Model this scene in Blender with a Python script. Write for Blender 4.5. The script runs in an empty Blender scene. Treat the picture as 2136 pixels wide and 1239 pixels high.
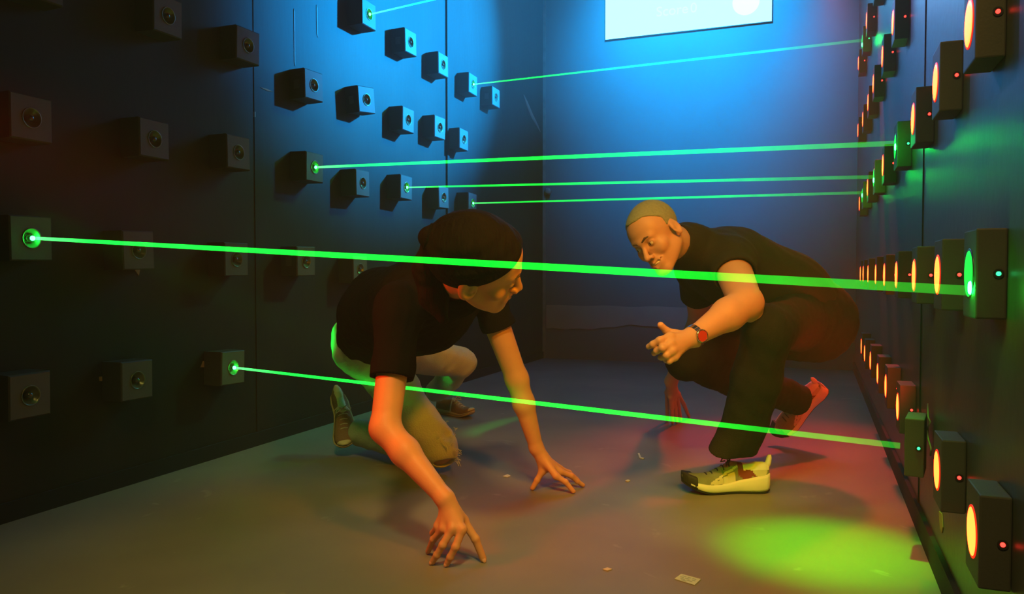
import bpy, bmesh, math, random
import numpy as np
import openvdb
from mathutils import Vector, Matrix

random.seed(7)
scene = bpy.context.scene
COL = scene.collection

# ------------------------------------------------------------------ camera
W, H, FPX = 2136.0, 1239.0, 1617.0
YAW, PITCH, CAM_Z = math.radians(21.35), math.radians(1.647), 0.75
cam_data = bpy.data.cameras.new('camera')
cam_data.sensor_width = 36.0
cam_data.lens = 36.0 * FPX / W
cam_data.clip_start = 0.05
cam = bpy.data.objects.new('camera', cam_data)
COL.objects.link(cam)
cam.location = (0, 0, CAM_Z)
cam.rotation_euler = (math.pi / 2 - PITCH, 0, YAW)
scene.camera = cam
CAMP = Vector((0, 0, CAM_Z))
_R = cam.rotation_euler.to_matrix()
RIGHT, UP, BACK = _R @ Vector((1, 0, 0)), _R @ Vector((0, 1, 0)), _R @ Vector((0, 0, 1))
FWD = -BACK

def ray(px, py):
    return FWD + RIGHT * ((px - W / 2) / FPX) - UP * ((py - H / 2) / FPX)
def P(px, py, d):
    return CAMP + ray(px, py) * d
def onX(px, py, X):
    r = ray(px, py); return CAMP + r * (X / r.x)
def onY(px, py, Y):
    r = ray(px, py); return CAMP + r * (Y / r.y)
def onZ(px, py, Z=0.0):
    r = ray(px, py); return CAMP + r * ((Z - CAM_Z) / r.z)
def cdir(x, y, z):
    """direction given as right / up / towards the viewer"""
    return (RIGHT * x + UP * y + BACK * z).normalized()

XL = onZ(0, 1093).x            # left wall plane
XR = 0.296                     # right wall plane
YB = 6.6                       # back wall
ZC = 3.75                      # ceiling
YF = -1.6                      # wall behind the photographer
EMIT_X = XL + 0.09
RECV_X = XR - 0.046

# ------------------------------------------------------------------ world, exposure, render-side settings
world = bpy.data.worlds.new('world'); scene.world = world
world.use_nodes = True
world.node_tree.nodes['Background'].inputs[0].default_value = (0.0, 0.0, 0.0, 1)
world.node_tree.nodes['Background'].inputs[1].default_value = 0.0
HAZE = 0.025                    # thin theatrical smoke filling the room
hz = world.node_tree.nodes.new('ShaderNodeVolumeScatter')
hz.inputs['Density'].default_value = HAZE; hz.inputs['Anisotropy'].default_value = 0.3
world.node_tree.links.new(hz.outputs[0], world.node_tree.nodes['World Output'].inputs['Volume'])
scene.view_settings.view_transform = 'Standard'
scene.view_settings.look = 'None'
scene.view_settings.gamma = 1.0
scene.view_settings.exposure = 0.0
scene.view_settings.use_curve_mapping = False
scene.cycles.max_bounces = 5
scene.cycles.diffuse_bounces = 2
scene.cycles.glossy_bounces = 2
scene.cycles.transmission_bounces = 4
scene.cycles.transparent_max_bounces = 24
scene.cycles.volume_bounces = 0
scene.cycles.caustics_reflective = False
scene.cycles.caustics_refractive = False
scene.cycles.sample_clamp_indirect = 3.0

def spot(name, loc, target, color, power, size_deg, blend=1.0, radius=0.08):
    L = bpy.data.lights.new(name, 'SPOT')
    L.color = color; L.energy = power; L.spot_size = math.radians(size_deg)
    L.spot_blend = blend; L.shadow_soft_size = radius
    o = bpy.data.objects.new(name, L); COL.objects.link(o)
    o.location = loc
    d = Vector(target) - Vector(loc)
    o.rotation_euler = d.to_track_quat('-Z', 'Y').to_euler()
    return o

# the room's coloured lamps (ceiling and wall fittings outside the frame), plus added fill spots
spot('green_pool_lamp', (-0.02, 2.05, 3.4), onZ(1730, 1150), (0.05, 1.0, 0.0), 1250, 12, 1.0, 0.05)
spot('green_shoe_fill', (-0.02, 0.35, 1.45), onZ(1500, 1045), (0.22, 1.0, 0.0), 90, 16, 1.0, 0.05)
spot('yellow_wash_lamp', (-0.2, -0.1, 3.2), (-0.62, 1.85, 0), (1.0, 0.68, 0.16), 290, 56, 1.0, 0.2)
spot('amber_front_lamp', (0.17, 1.05, 1.7), (-0.75, 2.5, 0.45), (1.0, 0.31, 0.0), 112, 60, 0.9, 0.1)
spot('red_front_lamp', (-1.85, 1.0, 1.2), (-0.7, 2.1, 0.3), (1.0, 0.02, 0.0), 90, 42, 1.0, 0.1)
spot('red_side_lamp', (0.1, 4.9, 2.6), (-0.05, 3.3, 0.0), (1.0, 0.03, 0.01), 380, 42, 1.0, 0.1)
spot('red_low_fill', (0.2, 2.45, 0.42), P(1700, 720, 2.9), (1.0, 0.02, 0.01), 22, 75, 1.0, 0.06)  # added red fill for the man's hips and elbow, no fitting here
spot('green_side_lamp', (-2.08, 1.5, 0.95), P(684, 712, 2.98), (0.0, 1.0, 0.05), 210, 9, 0.8, 0.03)
spot('blue_wall_lamp', (-0.95, 5.1, 3.65), (-0.95, 6.6, 2.80), (0.0, 0.37, 1.0), 1800, 80, 1.0, 0.2)
spot('blue_left_fill', (0.1, 5.9, 3.0), (-2.28, 4.5, 2.4), (0.0, 0.36, 1.0), 5200, 50, 0.8, 0.06)  # added spot standing in for the screen's glow on the left wall
spot('teal_left_fill', (-0.3, 5.6, 3.4), (-2.28, 3.75, 1.05), (0.16, 1.0, 0.26), 260, 36, 1.0, 0.1)  # added green wash for the left wall below the blue
spot('violet_right_fill', (-1.6, 5.2, 3.4), (0.295, 2.8, 2.1), (0.34, 0.38, 1.0), 900, 30, 1.0, 0.1)  # unseen fill, added to brighten the upper right wall
spot('olive_right_fill', (-1.9, 1.2, 3.2), (0.295, 2.3, 0.7), (0.75, 1.0, 0.25), 70, 34, 1.0, 0.1)  # extra greenish fill added for the lower right wall

# ------------------------------------------------------------------ materials
def new_mat(name):
    m = bpy.data.materials.new(name); m.use_nodes = True
    nt = m.node_tree
    return m, nt, nt.nodes['Principled BSDF']
def mat(name, color, rough=0.5, metal=0.0, spec=0.5, var=0.0, vscale=8.0, bump=0.0, bscale=60.0, stretch=None, coat=0.0, trans=0.0):
    m, nt, b = new_mat(name)
    b.inputs['Base Color'].default_value = (*color, 1)
    b.inputs['Roughness'].default_value = rough
    b.inputs['Metallic'].default_value = metal
    b.inputs['Specular IOR Level'].default_value = spec
    b.inputs['Coat Weight'].default_value = coat
    b.inputs['Transmission Weight'].default_value = trans
    tc = nt.nodes.new('ShaderNodeTexCoord')
    mp = nt.nodes.new('ShaderNodeMapping')
    if stretch: mp.inputs['Scale'].default_value = stretch
    nt.links.new(tc.outputs['Object'], mp.inputs['Vector'])
    if var > 0:
        n = nt.nodes.new('ShaderNodeTexNoise'); n.inputs['Scale'].default_value = vscale
        n.inputs['Detail'].default_value = 6
        r = nt.nodes.new('ShaderNodeMix'); r.data_type = 'RGBA'
        r.inputs['A'].default_value = (*[c * (1 - var) for c in color], 1)
        r.inputs['B'].default_value = (*[min(1, c * (1 + var)) for c in color], 1)
        nt.links.new(mp.outputs['Vector'], n.inputs['Vector'])
        nt.links.new(n.outputs['Fac'], r.inputs['Factor'])
        nt.links.new(r.outputs['Result'], b.inputs['Base Color'])
    if bump > 0:
        n2 = nt.nodes.new('ShaderNodeTexNoise'); n2.inputs['Scale'].default_value = bscale
        n2.inputs['Detail'].default_value = 4
        bp = nt.nodes.new('ShaderNodeBump'); bp.inputs['Strength'].default_value = bump
        bp.inputs['Distance'].default_value = 0.01
        nt.links.new(mp.outputs['Vector'], n2.inputs['Vector'])
        nt.links.new(n2.outputs['Fac'], bp.inputs['Height'])
        nt.links.new(bp.outputs['Normal'], b.inputs['Normal'])
    return m
def glow(name, color, strength):
    m, nt, b = new_mat(name)
    b.inputs['Base Color'].default_value = (0.02, 0.02, 0.02, 1)
    b.inputs['Emission Color'].default_value = (*color, 1)
    b.inputs['Emission Strength'].default_value = strength
    return m

M = {}
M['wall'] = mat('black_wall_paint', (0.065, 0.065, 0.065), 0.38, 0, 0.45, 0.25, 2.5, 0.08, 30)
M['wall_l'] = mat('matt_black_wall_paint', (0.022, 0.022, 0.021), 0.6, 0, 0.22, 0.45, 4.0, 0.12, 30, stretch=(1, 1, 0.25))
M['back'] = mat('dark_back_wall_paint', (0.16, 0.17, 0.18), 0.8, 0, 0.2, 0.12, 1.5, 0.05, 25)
M['bare'] = mat('bare_grey_board', (0.30, 0.29, 0.28), 0.8, 0, 0.2, 0.25, 3.0)
M['seam'] = mat('panel_seam', (0.006, 0.006, 0.006), 0.8)
M['edge'] = mat('pale_corner_strip', (0.22, 0.22, 0.21), 0.6, 0, 0.3, 0.5, 4.0, stretch=(1, 1, 3))
M['housing'] = mat('black_housing', (0.055, 0.055, 0.058), 0.55, 0, 0.35, 0.15, 12, 0.05, 200)
M['hface'] = mat('grey_face_plate', (0.115, 0.115, 0.12), 0.6, 0, 0.3, 0.1, 14, 0.03, 200)
M['panel'] = mat('side_sticker', (0.10, 0.10, 0.105), 0.6)
M['reflector'] = mat('reflector_cup', (0.20, 0.23, 0.17), 0.32, 0.6)
M['lens'] = mat('glass_lens', (0.03, 0.035, 0.03), 0.05, 0, 1.0, coat=1.0)
M['rim'] = mat('black_rim', (0.02, 0.02, 0.02), 0.35)
M['skin'] = mat('skin', (0.62, 0.35, 0.20), 0.5, 0, 0.4, 0.08, 30, 0.06, 260)
M['skin_m'] = mat('skin_fair', (0.62, 0.38, 0.29), 0.48, 0, 0.4, 0.08, 26, 0.06, 240)
M['lips'] = mat('lips', (0.46, 0.17, 0.14), 0.4)
M['teeth'] = mat('teeth', (0.85, 0.82, 0.74), 0.3)
M['mouth'] = mat('mouth_inside', (0.05, 0.012, 0.012), 0.6)
M['eye'] = mat('eye_white', (0.75, 0.73, 0.70), 0.15)
M['iris'] = mat('iris', (0.04, 0.025, 0.015), 0.1)
M['brow'] = mat('eyebrow', (0.10, 0.07, 0.045), 0.8)
M['hair'] = mat('dark_brown_hair', (0.010, 0.008, 0.007), 0.75, 0, 0.07, 0.4, 30, 0.6, 90, stretch=(1, 1, 0.12))
M['hair_m'] = mat('cropped_grey_hair', (0.34, 0.42, 0.36), 0.75, 0, 0.2, 0.25, 120, 0.6, 420)
M['shirt'] = mat('black_cotton', (0.009, 0.009, 0.009), 1.0, 0, 0.04, 0.1, 40, 0.25, 300)
M['shirt_m'] = mat('charcoal_cotton', (0.030, 0.031, 0.026), 0.9, 0, 0.15, 0.1, 40, 0.25, 300)
M['jeans'] = mat('faded_grey_denim', (0.54, 0.56, 0.50), 0.85, 0, 0.15, 0.22, 10, 0.4, 220)
M['fray'] = mat('frayed_threads', (0.7, 0.7, 0.66), 0.9)
M['trousers'] = mat('black_trousers', (0.022, 0.019, 0.019), 0.85, 0, 0.15, 0.15, 30, 0.25, 240)
M['shoe_w'] = mat('white_foam_sole', (0.80, 0.80, 0.72), 0.55)
M['shoe_k'] = mat('black_rubber', (0.02, 0.02, 0.02), 0.7)
M['shoe_o'] = mat('olive_mesh', (0.22, 0.24, 0.16), 0.8, 0, 0.2, 0.2, 60, 0.3, 300)
M['shoe_r'] = mat('dark_red_panel', (0.20, 0.03, 0.02), 0.7)
M['shoe_c'] = mat('cream_overlay', (0.62, 0.58, 0.42), 0.6)
M['shoe_b'] = mat('brown_suede', (0.26, 0.15, 0.10), 0.85, 0, 0.15, 0.2, 50, 0.3, 250)
M['gum'] = mat('gum_sole', (0.50, 0.38, 0.24), 0.6)
M['lace'] = mat('cream_laces', (0.5, 0.43, 0.33), 0.8)
M['steel'] = mat('steel_bracelet', (0.6, 0.6, 0.6), 0.25, 1.0)
M['dial'] = mat('red_dial', (0.55, 0.05, 0.03), 0.25, 0, 0.6, coat=0.6)
M['paper'] = mat('pale_blue_paper', (0.50, 0.68, 0.66), 0.8)
M['ink'] = mat('grey_print', (0.22, 0.36, 0.34), 0.8)
M['scrap'] = mat('white_scrap', (0.7, 0.7, 0.66), 0.8)
M['tan'] = mat('tan_scrap', (0.35, 0.22, 0.12), 0.8)
M['cable'] = mat('grey_cable', (0.12, 0.12, 0.12), 0.4)
M['red_disc'] = glow('red_glowing_disc', (1.0, 0.039, 0.005), 21.0)
M['red_rim'] = glow('red_disc_rim', (1.0, 0.02, 0.005), 1.2)
M['red_led'] = glow('red_indicator', (1.0, 0.03, 0.02), 5.0)
M['green_disc'] = glow('green_glowing_disc', (0.005, 1.0, 0.05), 1.6)
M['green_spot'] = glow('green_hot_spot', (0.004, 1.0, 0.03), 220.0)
M['green_led'] = glow('green_indicator', (0.03, 1.0, 0.25), 3.0)
M['emit_spot'] = glow('laser_aperture', (0.008, 1.0, 0.06), 90.0)
M['screen'] = glow('projected_cyan', (0.17, 0.6, 1.0), 4.2)
M['screen_text'] = glow('projected_white', (0.20, 0.6, 1.0), 4.2)
M['screen_disc'] = glow('projected_round', (0.25, 0.6, 1.0), 4.2)

# floor: painted grey concrete, scuffed, slightly glossy
def floor_mat():
    m, nt, b = new_mat('painted_grey_floor')
    tc = nt.nodes.new('ShaderNodeTexCoord')
    n = nt.nodes.new('ShaderNodeTexNoise'); n.inputs['Scale'].default_value = 2.2; n.inputs['Detail'].default_value = 7
    cr = nt.nodes.new('ShaderNodeValToRGB')
    cr.color_ramp.elements[0].position = 0.3; cr.color_ramp.elements[0].color = (0.20, 0.195, 0.185, 1)
    cr.color_ramp.elements[1].position = 0.75; cr.color_ramp.elements[1].color = (0.27, 0.265, 0.25, 1)
    n2 = nt.nodes.new('ShaderNodeTexNoise'); n2.inputs['Scale'].default_value = 5.5; n2.inputs['Detail'].default_value = 9
    n2.inputs['Distortion'].default_value = 1.2
    cr2 = nt.nodes.new('ShaderNodeValToRGB')
    cr2.color_ramp.elements[0].position = 0.66; cr2.color_ramp.elements[0].color = (0, 0, 0, 1)
    cr2.color_ramp.elements[1].position = 0.72; cr2.color_ramp.elements[1].color = (1, 1, 1, 1)
    mix = nt.nodes.new('ShaderNodeMix'); mix.data_type = 'RGBA'
    mix.inputs['B'].default_value = (0.38, 0.38, 0.37, 1)
    nt.links.new(tc.outputs['Object'], n.inputs['Vector']); nt.links.new(tc.outputs['Object'], n2.inputs['Vector'])
    nt.links.new(n.outputs['Fac'], cr.inputs['Fac']); nt.links.new(n2.outputs['Fac'], cr2.inputs['Fac'])
    mu = nt.nodes.new('ShaderNodeMath'); mu.operation = 'MULTIPLY'; mu.inputs[1].default_value = 0.45
    nt.links.new(cr2.outputs['Color'], mu.inputs[0]); nt.links.new(mu.outputs[0], mix.inputs['Factor'])
    nt.links.new(cr.outputs['Color'], mix.inputs['A']); nt.links.new(mix.outputs['Result'], b.inputs['Base Color'])
    b.inputs['Roughness'].default_value = 0.5
    b.inputs['Specular IOR Level'].default_value = 0.22
    return m
M['floor'] = floor_mat()

# laser beam: light scattered out of the beam by the haze, added on top of what lies behind
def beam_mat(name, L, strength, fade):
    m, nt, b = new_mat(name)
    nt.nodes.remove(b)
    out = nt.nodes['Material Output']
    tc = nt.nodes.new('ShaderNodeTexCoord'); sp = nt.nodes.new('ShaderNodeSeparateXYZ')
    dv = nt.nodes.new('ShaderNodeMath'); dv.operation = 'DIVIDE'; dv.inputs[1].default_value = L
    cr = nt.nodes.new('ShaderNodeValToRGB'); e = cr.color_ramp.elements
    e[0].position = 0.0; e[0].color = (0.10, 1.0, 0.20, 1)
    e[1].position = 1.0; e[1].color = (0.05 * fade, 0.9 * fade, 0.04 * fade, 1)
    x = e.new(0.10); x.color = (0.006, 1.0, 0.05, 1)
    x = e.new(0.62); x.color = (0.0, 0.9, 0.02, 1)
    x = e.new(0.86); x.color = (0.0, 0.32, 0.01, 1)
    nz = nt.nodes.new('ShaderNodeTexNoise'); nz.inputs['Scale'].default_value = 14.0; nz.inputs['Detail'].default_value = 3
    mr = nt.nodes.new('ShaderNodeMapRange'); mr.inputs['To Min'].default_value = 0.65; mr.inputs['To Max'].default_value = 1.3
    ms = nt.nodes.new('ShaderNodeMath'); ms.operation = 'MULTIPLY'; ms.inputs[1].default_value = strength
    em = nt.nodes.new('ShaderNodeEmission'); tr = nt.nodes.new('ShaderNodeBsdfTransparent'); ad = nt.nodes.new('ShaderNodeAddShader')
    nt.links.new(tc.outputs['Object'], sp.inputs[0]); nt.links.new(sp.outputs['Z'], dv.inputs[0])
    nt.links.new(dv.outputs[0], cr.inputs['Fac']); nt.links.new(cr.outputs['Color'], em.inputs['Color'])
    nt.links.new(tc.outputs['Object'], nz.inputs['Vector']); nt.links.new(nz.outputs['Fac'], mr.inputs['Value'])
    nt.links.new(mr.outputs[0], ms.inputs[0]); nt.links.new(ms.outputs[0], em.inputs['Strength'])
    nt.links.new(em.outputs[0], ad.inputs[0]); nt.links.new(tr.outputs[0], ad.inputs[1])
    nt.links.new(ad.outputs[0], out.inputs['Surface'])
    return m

# ------------------------------------------------------------------ object helpers
def tag(o, label=None, cat=None, group=None, kind=None):
    if label: o['label'] = label
    if cat: o['category'] = cat
    if group: o['group'] = group
    if kind: o['kind'] = kind
    return o
def empty(name, loc, rot=None):
    o = bpy.data.objects.new(name, None); COL.objects.link(o); o.location = loc
    o.empty_display_size = 0.05
    if rot is not None: o.rotation_euler = rot
    return o
def link(name, me, m=None, parent=None):
    o = bpy.data.objects.new(name, me); COL.objects.link(o)
    if m is not None:
        for x in (m if isinstance(m, (list, tuple)) else [m]): me.materials.append(x)
    if parent is not None: o.parent = parent
    return o
def from_bm(name, bm, m, parent=None, smooth=False):
    bmesh.ops.recalc_face_normals(bm, faces=bm.faces)
    me = bpy.data.meshes.new(name); bm.to_mesh(me); bm.free()
    if smooth: me.shade_smooth()
    return link(name, me, m, parent)
def box_bm(x0, x1, y0, y1, z0, z1, bev=0.0, bm=None):
    b = bm or bmesh.new()
    r = bmesh.ops.create_cube(b, size=1.0)
    for v in r['verts']:
        v.co = Vector((x0 + (v.co.x + .5) * (x1 - x0), y0 + (v.co.y + .5) * (y1 - y0), z0 + (v.co.z + .5) * (z1 - z0)))
    if bev > 0:
        es = list({e for v in r['verts'] for e in v.link_edges})
        bmesh.ops.bevel(b, geom=es, offset=bev, segments=2, profile=0.6, affect='EDGES')
    return b
def lathe_bm(profile, n=32, axis='X'):
    """profile: list of (along, radius) revolved about an axis"""
    bm = bmesh.new(); rings = []
    for a, r in profile:
        ring = []
        if r < 1e-6: ring = [bm.verts.new(_ax(a, 0, 0, axis))]
        else:
            for i in range(n):
                t = 2 * math.pi * i / n
                ring.append(bm.verts.new(_ax(a, r * math.cos(t), r * math.sin(t), axis)))
        rings.append(ring)
    for A, B in zip(rings, rings[1:]):
        for i in range(n):
            j = (i + 1) % n
            if len(A) == 1 and len(B) == 1: continue
            if len(A) == 1: bm.faces.new((A[0], B[i], B[j]))
            elif len(B) == 1: bm.faces.new((A[i], B[0], A[j]))
            else: bm.faces.new((A[i], B[i], B[j], A[j]))
    return bm
def _ax(a, u, v, axis):
    return {'X': (a, u, v), 'Y': (u, a, v), 'Z': (u, v, a)}[axis]
def tube_bm(pts, radii, n=10, closed=False, bm=None):
    bm = bm or bmesh.new(); pts = [Vector(p) for p in pts]
    if not isinstance(radii, (list, tuple)): radii = [radii] * len(pts)
    rings = []; N = len(pts); prev = None
    for i, p in enumerate(pts):
        if closed: t = (pts[(i + 1) % N] - pts[i - 1]).normalized()
        else: t = (pts[min(i + 1, N - 1)] - pts[max(i - 1, 0)]).normalized()
        a = prev if prev is not None else (Vector((0, 0, 1)) if abs(t.z) < .9 else Vector((1, 0, 0)))
        s = (a - t * a.dot(t)).normalized(); prev = s; u = t.cross(s)
        rings.append([bm.verts.new(p + (s * math.cos(2 * math.pi * k / n) + u * math.sin(2 * math.pi * k / n)) * radii[i]) for k in range(n)])
    for i in range(N if closed else N - 1):
        A, B = rings[i], rings[(i + 1) % N]
        for k in range(n): bm.faces.new((A[k], A[(k + 1) % n], B[(k + 1) % n], B[k]))
    if not closed:
        bm.faces.new(rings[0][::-1]); bm.faces.new(rings[-1])
    return bm

# ------------------------------------------------------------------ setting
def struct(name, bm, m, parent=None):
    o = from_bm(name, bm, m, parent)
    if parent is None: o['kind'] = 'structure'
    return o
T = 0.1
struct('floor', box_bm(XL - T, XR + T, YF - T, YB + T, -T, 0), M['floor'])
struct('ceiling', box_bm(XL - T, XR + T, YF - T, YB + T, ZC, ZC + T), M['wall'])
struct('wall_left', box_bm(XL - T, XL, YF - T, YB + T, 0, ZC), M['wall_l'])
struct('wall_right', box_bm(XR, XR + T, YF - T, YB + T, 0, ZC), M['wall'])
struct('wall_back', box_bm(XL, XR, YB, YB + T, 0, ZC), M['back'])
struct('wall_front', box_bm(XL, XR, YF - T, YF, 0, ZC), M['wall'])
# skirting, panel seams, bare strip on the back wall
struct('baseboard_right', box_bm(XR - 0.012, XR, YF, YB, 0, 0.07), M['seam'])
struct('baseboard_left', box_bm(XL, XL + 0.01, YF, YB, 0, 0.06), M['seam'])
ys = onX(1925, 500, XR).y
struct('trim_1', box_bm(XR - 0.003, XR, ys - 0.004, ys + 0.004, 0.07, ZC), M['seam'])
ys = onX(531, 300, XL).y
struct('trim_2', box_bm(XL, XL + 0.003, ys - 0.003, ys + 0.003, 0.06, ZC), M['wall_l'])
ys = onX(934, 100, XL).y
struct('trim_3', box_bm(XL, XL + 0.012, ys - 0.03, ys + 0.0, 0.06, ZC), M['wall_l'])
struct('trim_4', box_bm(XL, XL + 0.022, YB - 0.022, YB, 0, ZC), M['edge'])
za, zb = onY(1250, 688, YB).z, onY(1250, 638, YB).z
bm = bmesh.new()                                   # unpainted band low on the back wall, its lower edge uneven
n = 40; top = []; bot = []
for i in range(n + 1):
    x = XL + 0.03 + (XR - XL - 0.05) * i / n
    zl = za + 0.05 * math.exp(-((x - XL - 0.85) / 0.28) ** 2) + 0.006 * math.sin(i * 1.7)
    for (lst, z) in ((top, zb + 0.004 * math.sin(i * 0.9)), (bot, zl)):
        lst.append((bm.verts.new((x, YB - 0.006, z)), bm.verts.new((x, YB, z))))
for i in range(n):
    bm.faces.new((top[i][0], top[i + 1][0], bot[i + 1][0], bot[i][0]))
    bm.faces.new((top[i][1], top[i + 1][1], top[i + 1][0], top[i][0]))
    bm.faces.new((bot[i][0], bot[i + 1][0], bot[i + 1][1], bot[i][1]))
struct('trim_5', bm, M['bare'])

# ------------------------------------------------------------------ projected screen on the back wall
s0, s1 = onY(1264, 84, YB), onY(1610, 45, YB)
zs = (s0.z + s1.z) / 2
scr = empty('projection_screen', (0, 0, 0))
tag(scr, 'bright cyan-white game screen high on the back wall', 'screen')
from_bm('screen_frame', box_bm(s0.x - .003, s1.x + .003, YB - .018, YB, zs - .005, zs + .845), M['rim'], scr)
from_bm('screen_surface', box_bm(s0.x, s1.x, YB - .022, YB - .018, zs, zs + .84), M['screen'], scr)
def text_obj(name, body, size, loc, rot, m, parent, depth=0.002):
    cu = bpy.data.curves.new(name, 'FONT'); cu.body = body; cu.size = size; cu.extrude = depth
    cu.align_x = 'CENTER'; cu.align_y = 'CENTER'
    o = bpy.data.objects.new(name, cu); COL.objects.link(o); o.location = loc; o.rotation_euler = rot
    dg = bpy.context.evaluated_depsgraph_get(); me = bpy.data.meshes.new_from_object(o.evaluated_get(dg))
    mw = o.matrix_basis.copy(); bpy.data.objects.remove(o); me.materials.clear()
    k = link(name, me, m, parent); k.matrix_basis = mw
    return k
c = onY(1402, 22, YB - .024); text_obj('screen_word', 'Score', 0.115, c, (math.pi / 2, 0, 0), M['screen_text'], scr)
c = onY(1447, 17, YB - .024); text_obj('screen_digit', '0', 0.115, c, (math.pi / 2, 0, 0), M['screen_text'], scr)
c = onY(1556, 4, YB - .024)
from_bm('screen_badge', lathe_bm([(c.y + .001, 0), (c.y + .001, .105), (c.y - .003, .105), (c.y - .003, 0)], 40, 'Y'), M['screen_disc'], scr)
bpy.data.objects['screen_badge'].location = (c.x, 0, c.z)

# ------------------------------------------------------------------ emitter boxes (left wall)
ES = 0.0675                                         # half side of an emitter box
def square_plate_bm(a, r, xface, xback, n=32):
    """box with a round hole in its front face; +X is the front"""
    bm = bmesh.new(); sq = []; ci = []; bk = []
    for i in range(n):
        t = 2 * math.pi * (i + 0.5) / n; cy, cz = math.cos(t), math.sin(t)
        k = a / max(abs(cy), abs(cz))
        sq.append((cy * k, cz * k)); ci.append((cy * r, cz * r))
    # push the four nearest outline points to the true corners
    for sy in (-1, 1):
        for sz in (-1, 1):
            j = min(range(n), key=lambda q: (sq[q][0] - sy * a) ** 2 + (sq[q][1] - sz * a) ** 2)
            sq[j] = (sy * a, sz * a)
    b = 0.004
    o1 = [bm.verts.new((xface - b, y, z)) for y, z in sq]
    o2 = [bm.verts.new((xface, y * (1 - b / a), z * (1 - b / a))) for y, z in sq]
    c1 = [bm.verts.new((xface, y, z)) for y, z in ci]
    c2 = [bm.verts.new((xface - 0.02, y * .96, z * .96)) for y, z in ci]
    b1 = [bm.verts.new((xback, y, z)) for y, z in sq]
    for i in range(n):
        j = (i + 1) % n
        for A, B in ((o1, o2), (o2, c1), (c1, c2), (b1, o1)):
            bm.faces.new((A[i], A[j], B[j], B[i]))
    bm.faces.new(c2); bm.faces.new(b1[::-1])
    return bm
def make_emitter():
    root = empty('laser_emitter', (0, 0, 0))
    bm = square_plate_bm(ES, 0.0315, 0.0, -0.0895)
    bmesh.ops.recalc_face_normals(bm, faces=bm.faces)
    me = bpy.data.meshes.new('housing'); bm.to_mesh(me); bm.free()
    me.materials.append(M['housing']); me.materials.append(M['hface'])
    for p in me.polygons:
        if p.normal.x > 0.9 and p.center.x > -0.003: p.material_index = 1
    o = bpy.data.objects.new('housing', me); COL.objects.link(o); o.parent = root
    from_bm('reflector_cup', lathe_bm([(-.019, .0), (-.019, .011), (-.008, .021), (-.001, .0265), (.0025, .0285), (.003, .0305), (.001, .0313), (-.012, .0313)], 32), M['reflector'], root, True)
    from_bm('lens', lathe_bm([(-.018, .0105), (-.008, .0115), (-.001, .0095), (.0028, .0055), (.004, 0)], 24), M['lens'], root, True)
    return root
E0 = make_emitter()
def copy_tree(o, parent=None):
    c = o.copy(); COL.objects.link(c); c.parent = parent
    for ch in list(o.children): copy_tree(ch, c)
    return c
spare = {}
def get(proto):
    """first call hands out the built one, later calls copies of the parts it was built with"""
    if proto.name not in spare: spare[proto.name] = list(proto.children); return proto
    c = proto.copy(); COL.objects.link(c)
    for ch in spare[proto.name]: copy_tree(ch, c)
    return c
ORD = ['first', 'second', 'third', 'fourth', 'fifth', 'sixth', 'seventh', 'eighth', 'ninth', 'tenth']
emit_rows = [
 ('topmost slanting', [(770, 30, 'L', 0), (857, 88, '', 1), (925, 135, '', 0), (987, 176, 'L', 0), (1035, 203, '', 1)]),
 ('second highest', [(88, -46, '', 0), (351, 33, '', 0), (518, 95, '', 0), (655, 178, '', 1), (765, 208, '', 1), (852, 250, '', 0), (918, 266, '', 0), (968, 291, '', 0)]),
 ('third highest', [(66, 246, '', 0), (323, 290, '', 0), (498, 318, '', 0), (657, 349, 'L', 0), (757, 382, '', 0), (848, 391, 'L', 0), (926, 412, '', 0), (986, 424, 'L', 0)]),
 ('waist-height fourth', [(66, 497, 'L', 0), (290, 522, '', 0), (494, 541, '', 0), (639, 545, '', 1), (752, 562, '', 0)]),
 ('lowest', [(64, 825, '', 0), (287, 793, '', 0), (487, 767, 'L', 0)]),
]
lasers_from = {}
for desc, items in emit_rows:
    for k, (px, py, f, st) in enumerate(items):
        p = onX(px, py, EMIT_X)
        e = get(E0); e.location = p
        e.rotation_euler = (random.uniform(-.03, .03), random.uniform(-.02, .02), random.uniform(-.05, .03) if f == '' else 0)
        if (px, py) == (765, 208): e.rotation_euler = (0.10, 0, -0.12)
        lit = 'beam on' if f else 'unlit'
        tag(e, f'black emitter box, {ORD[k]} from front in left wall\'s {desc} row, {lit}', 'laser emitter', 'laser emitter boxes on the left wall')
        if st:
            from_bm('side_sticker', box_bm(-.062, -.030, -ES - .001, -ES + .001, -.022, .018), M['panel'], e)
        if f:
            r = 0.009
            from_bm('aperture_glow', lathe_bm([(.002, .0), (.0025, r * .8), (.007, r * .75), (.0105, 0)], 16), M['emit_spot'], e, True)
            lasers_from[(px, py)] = p
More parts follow.
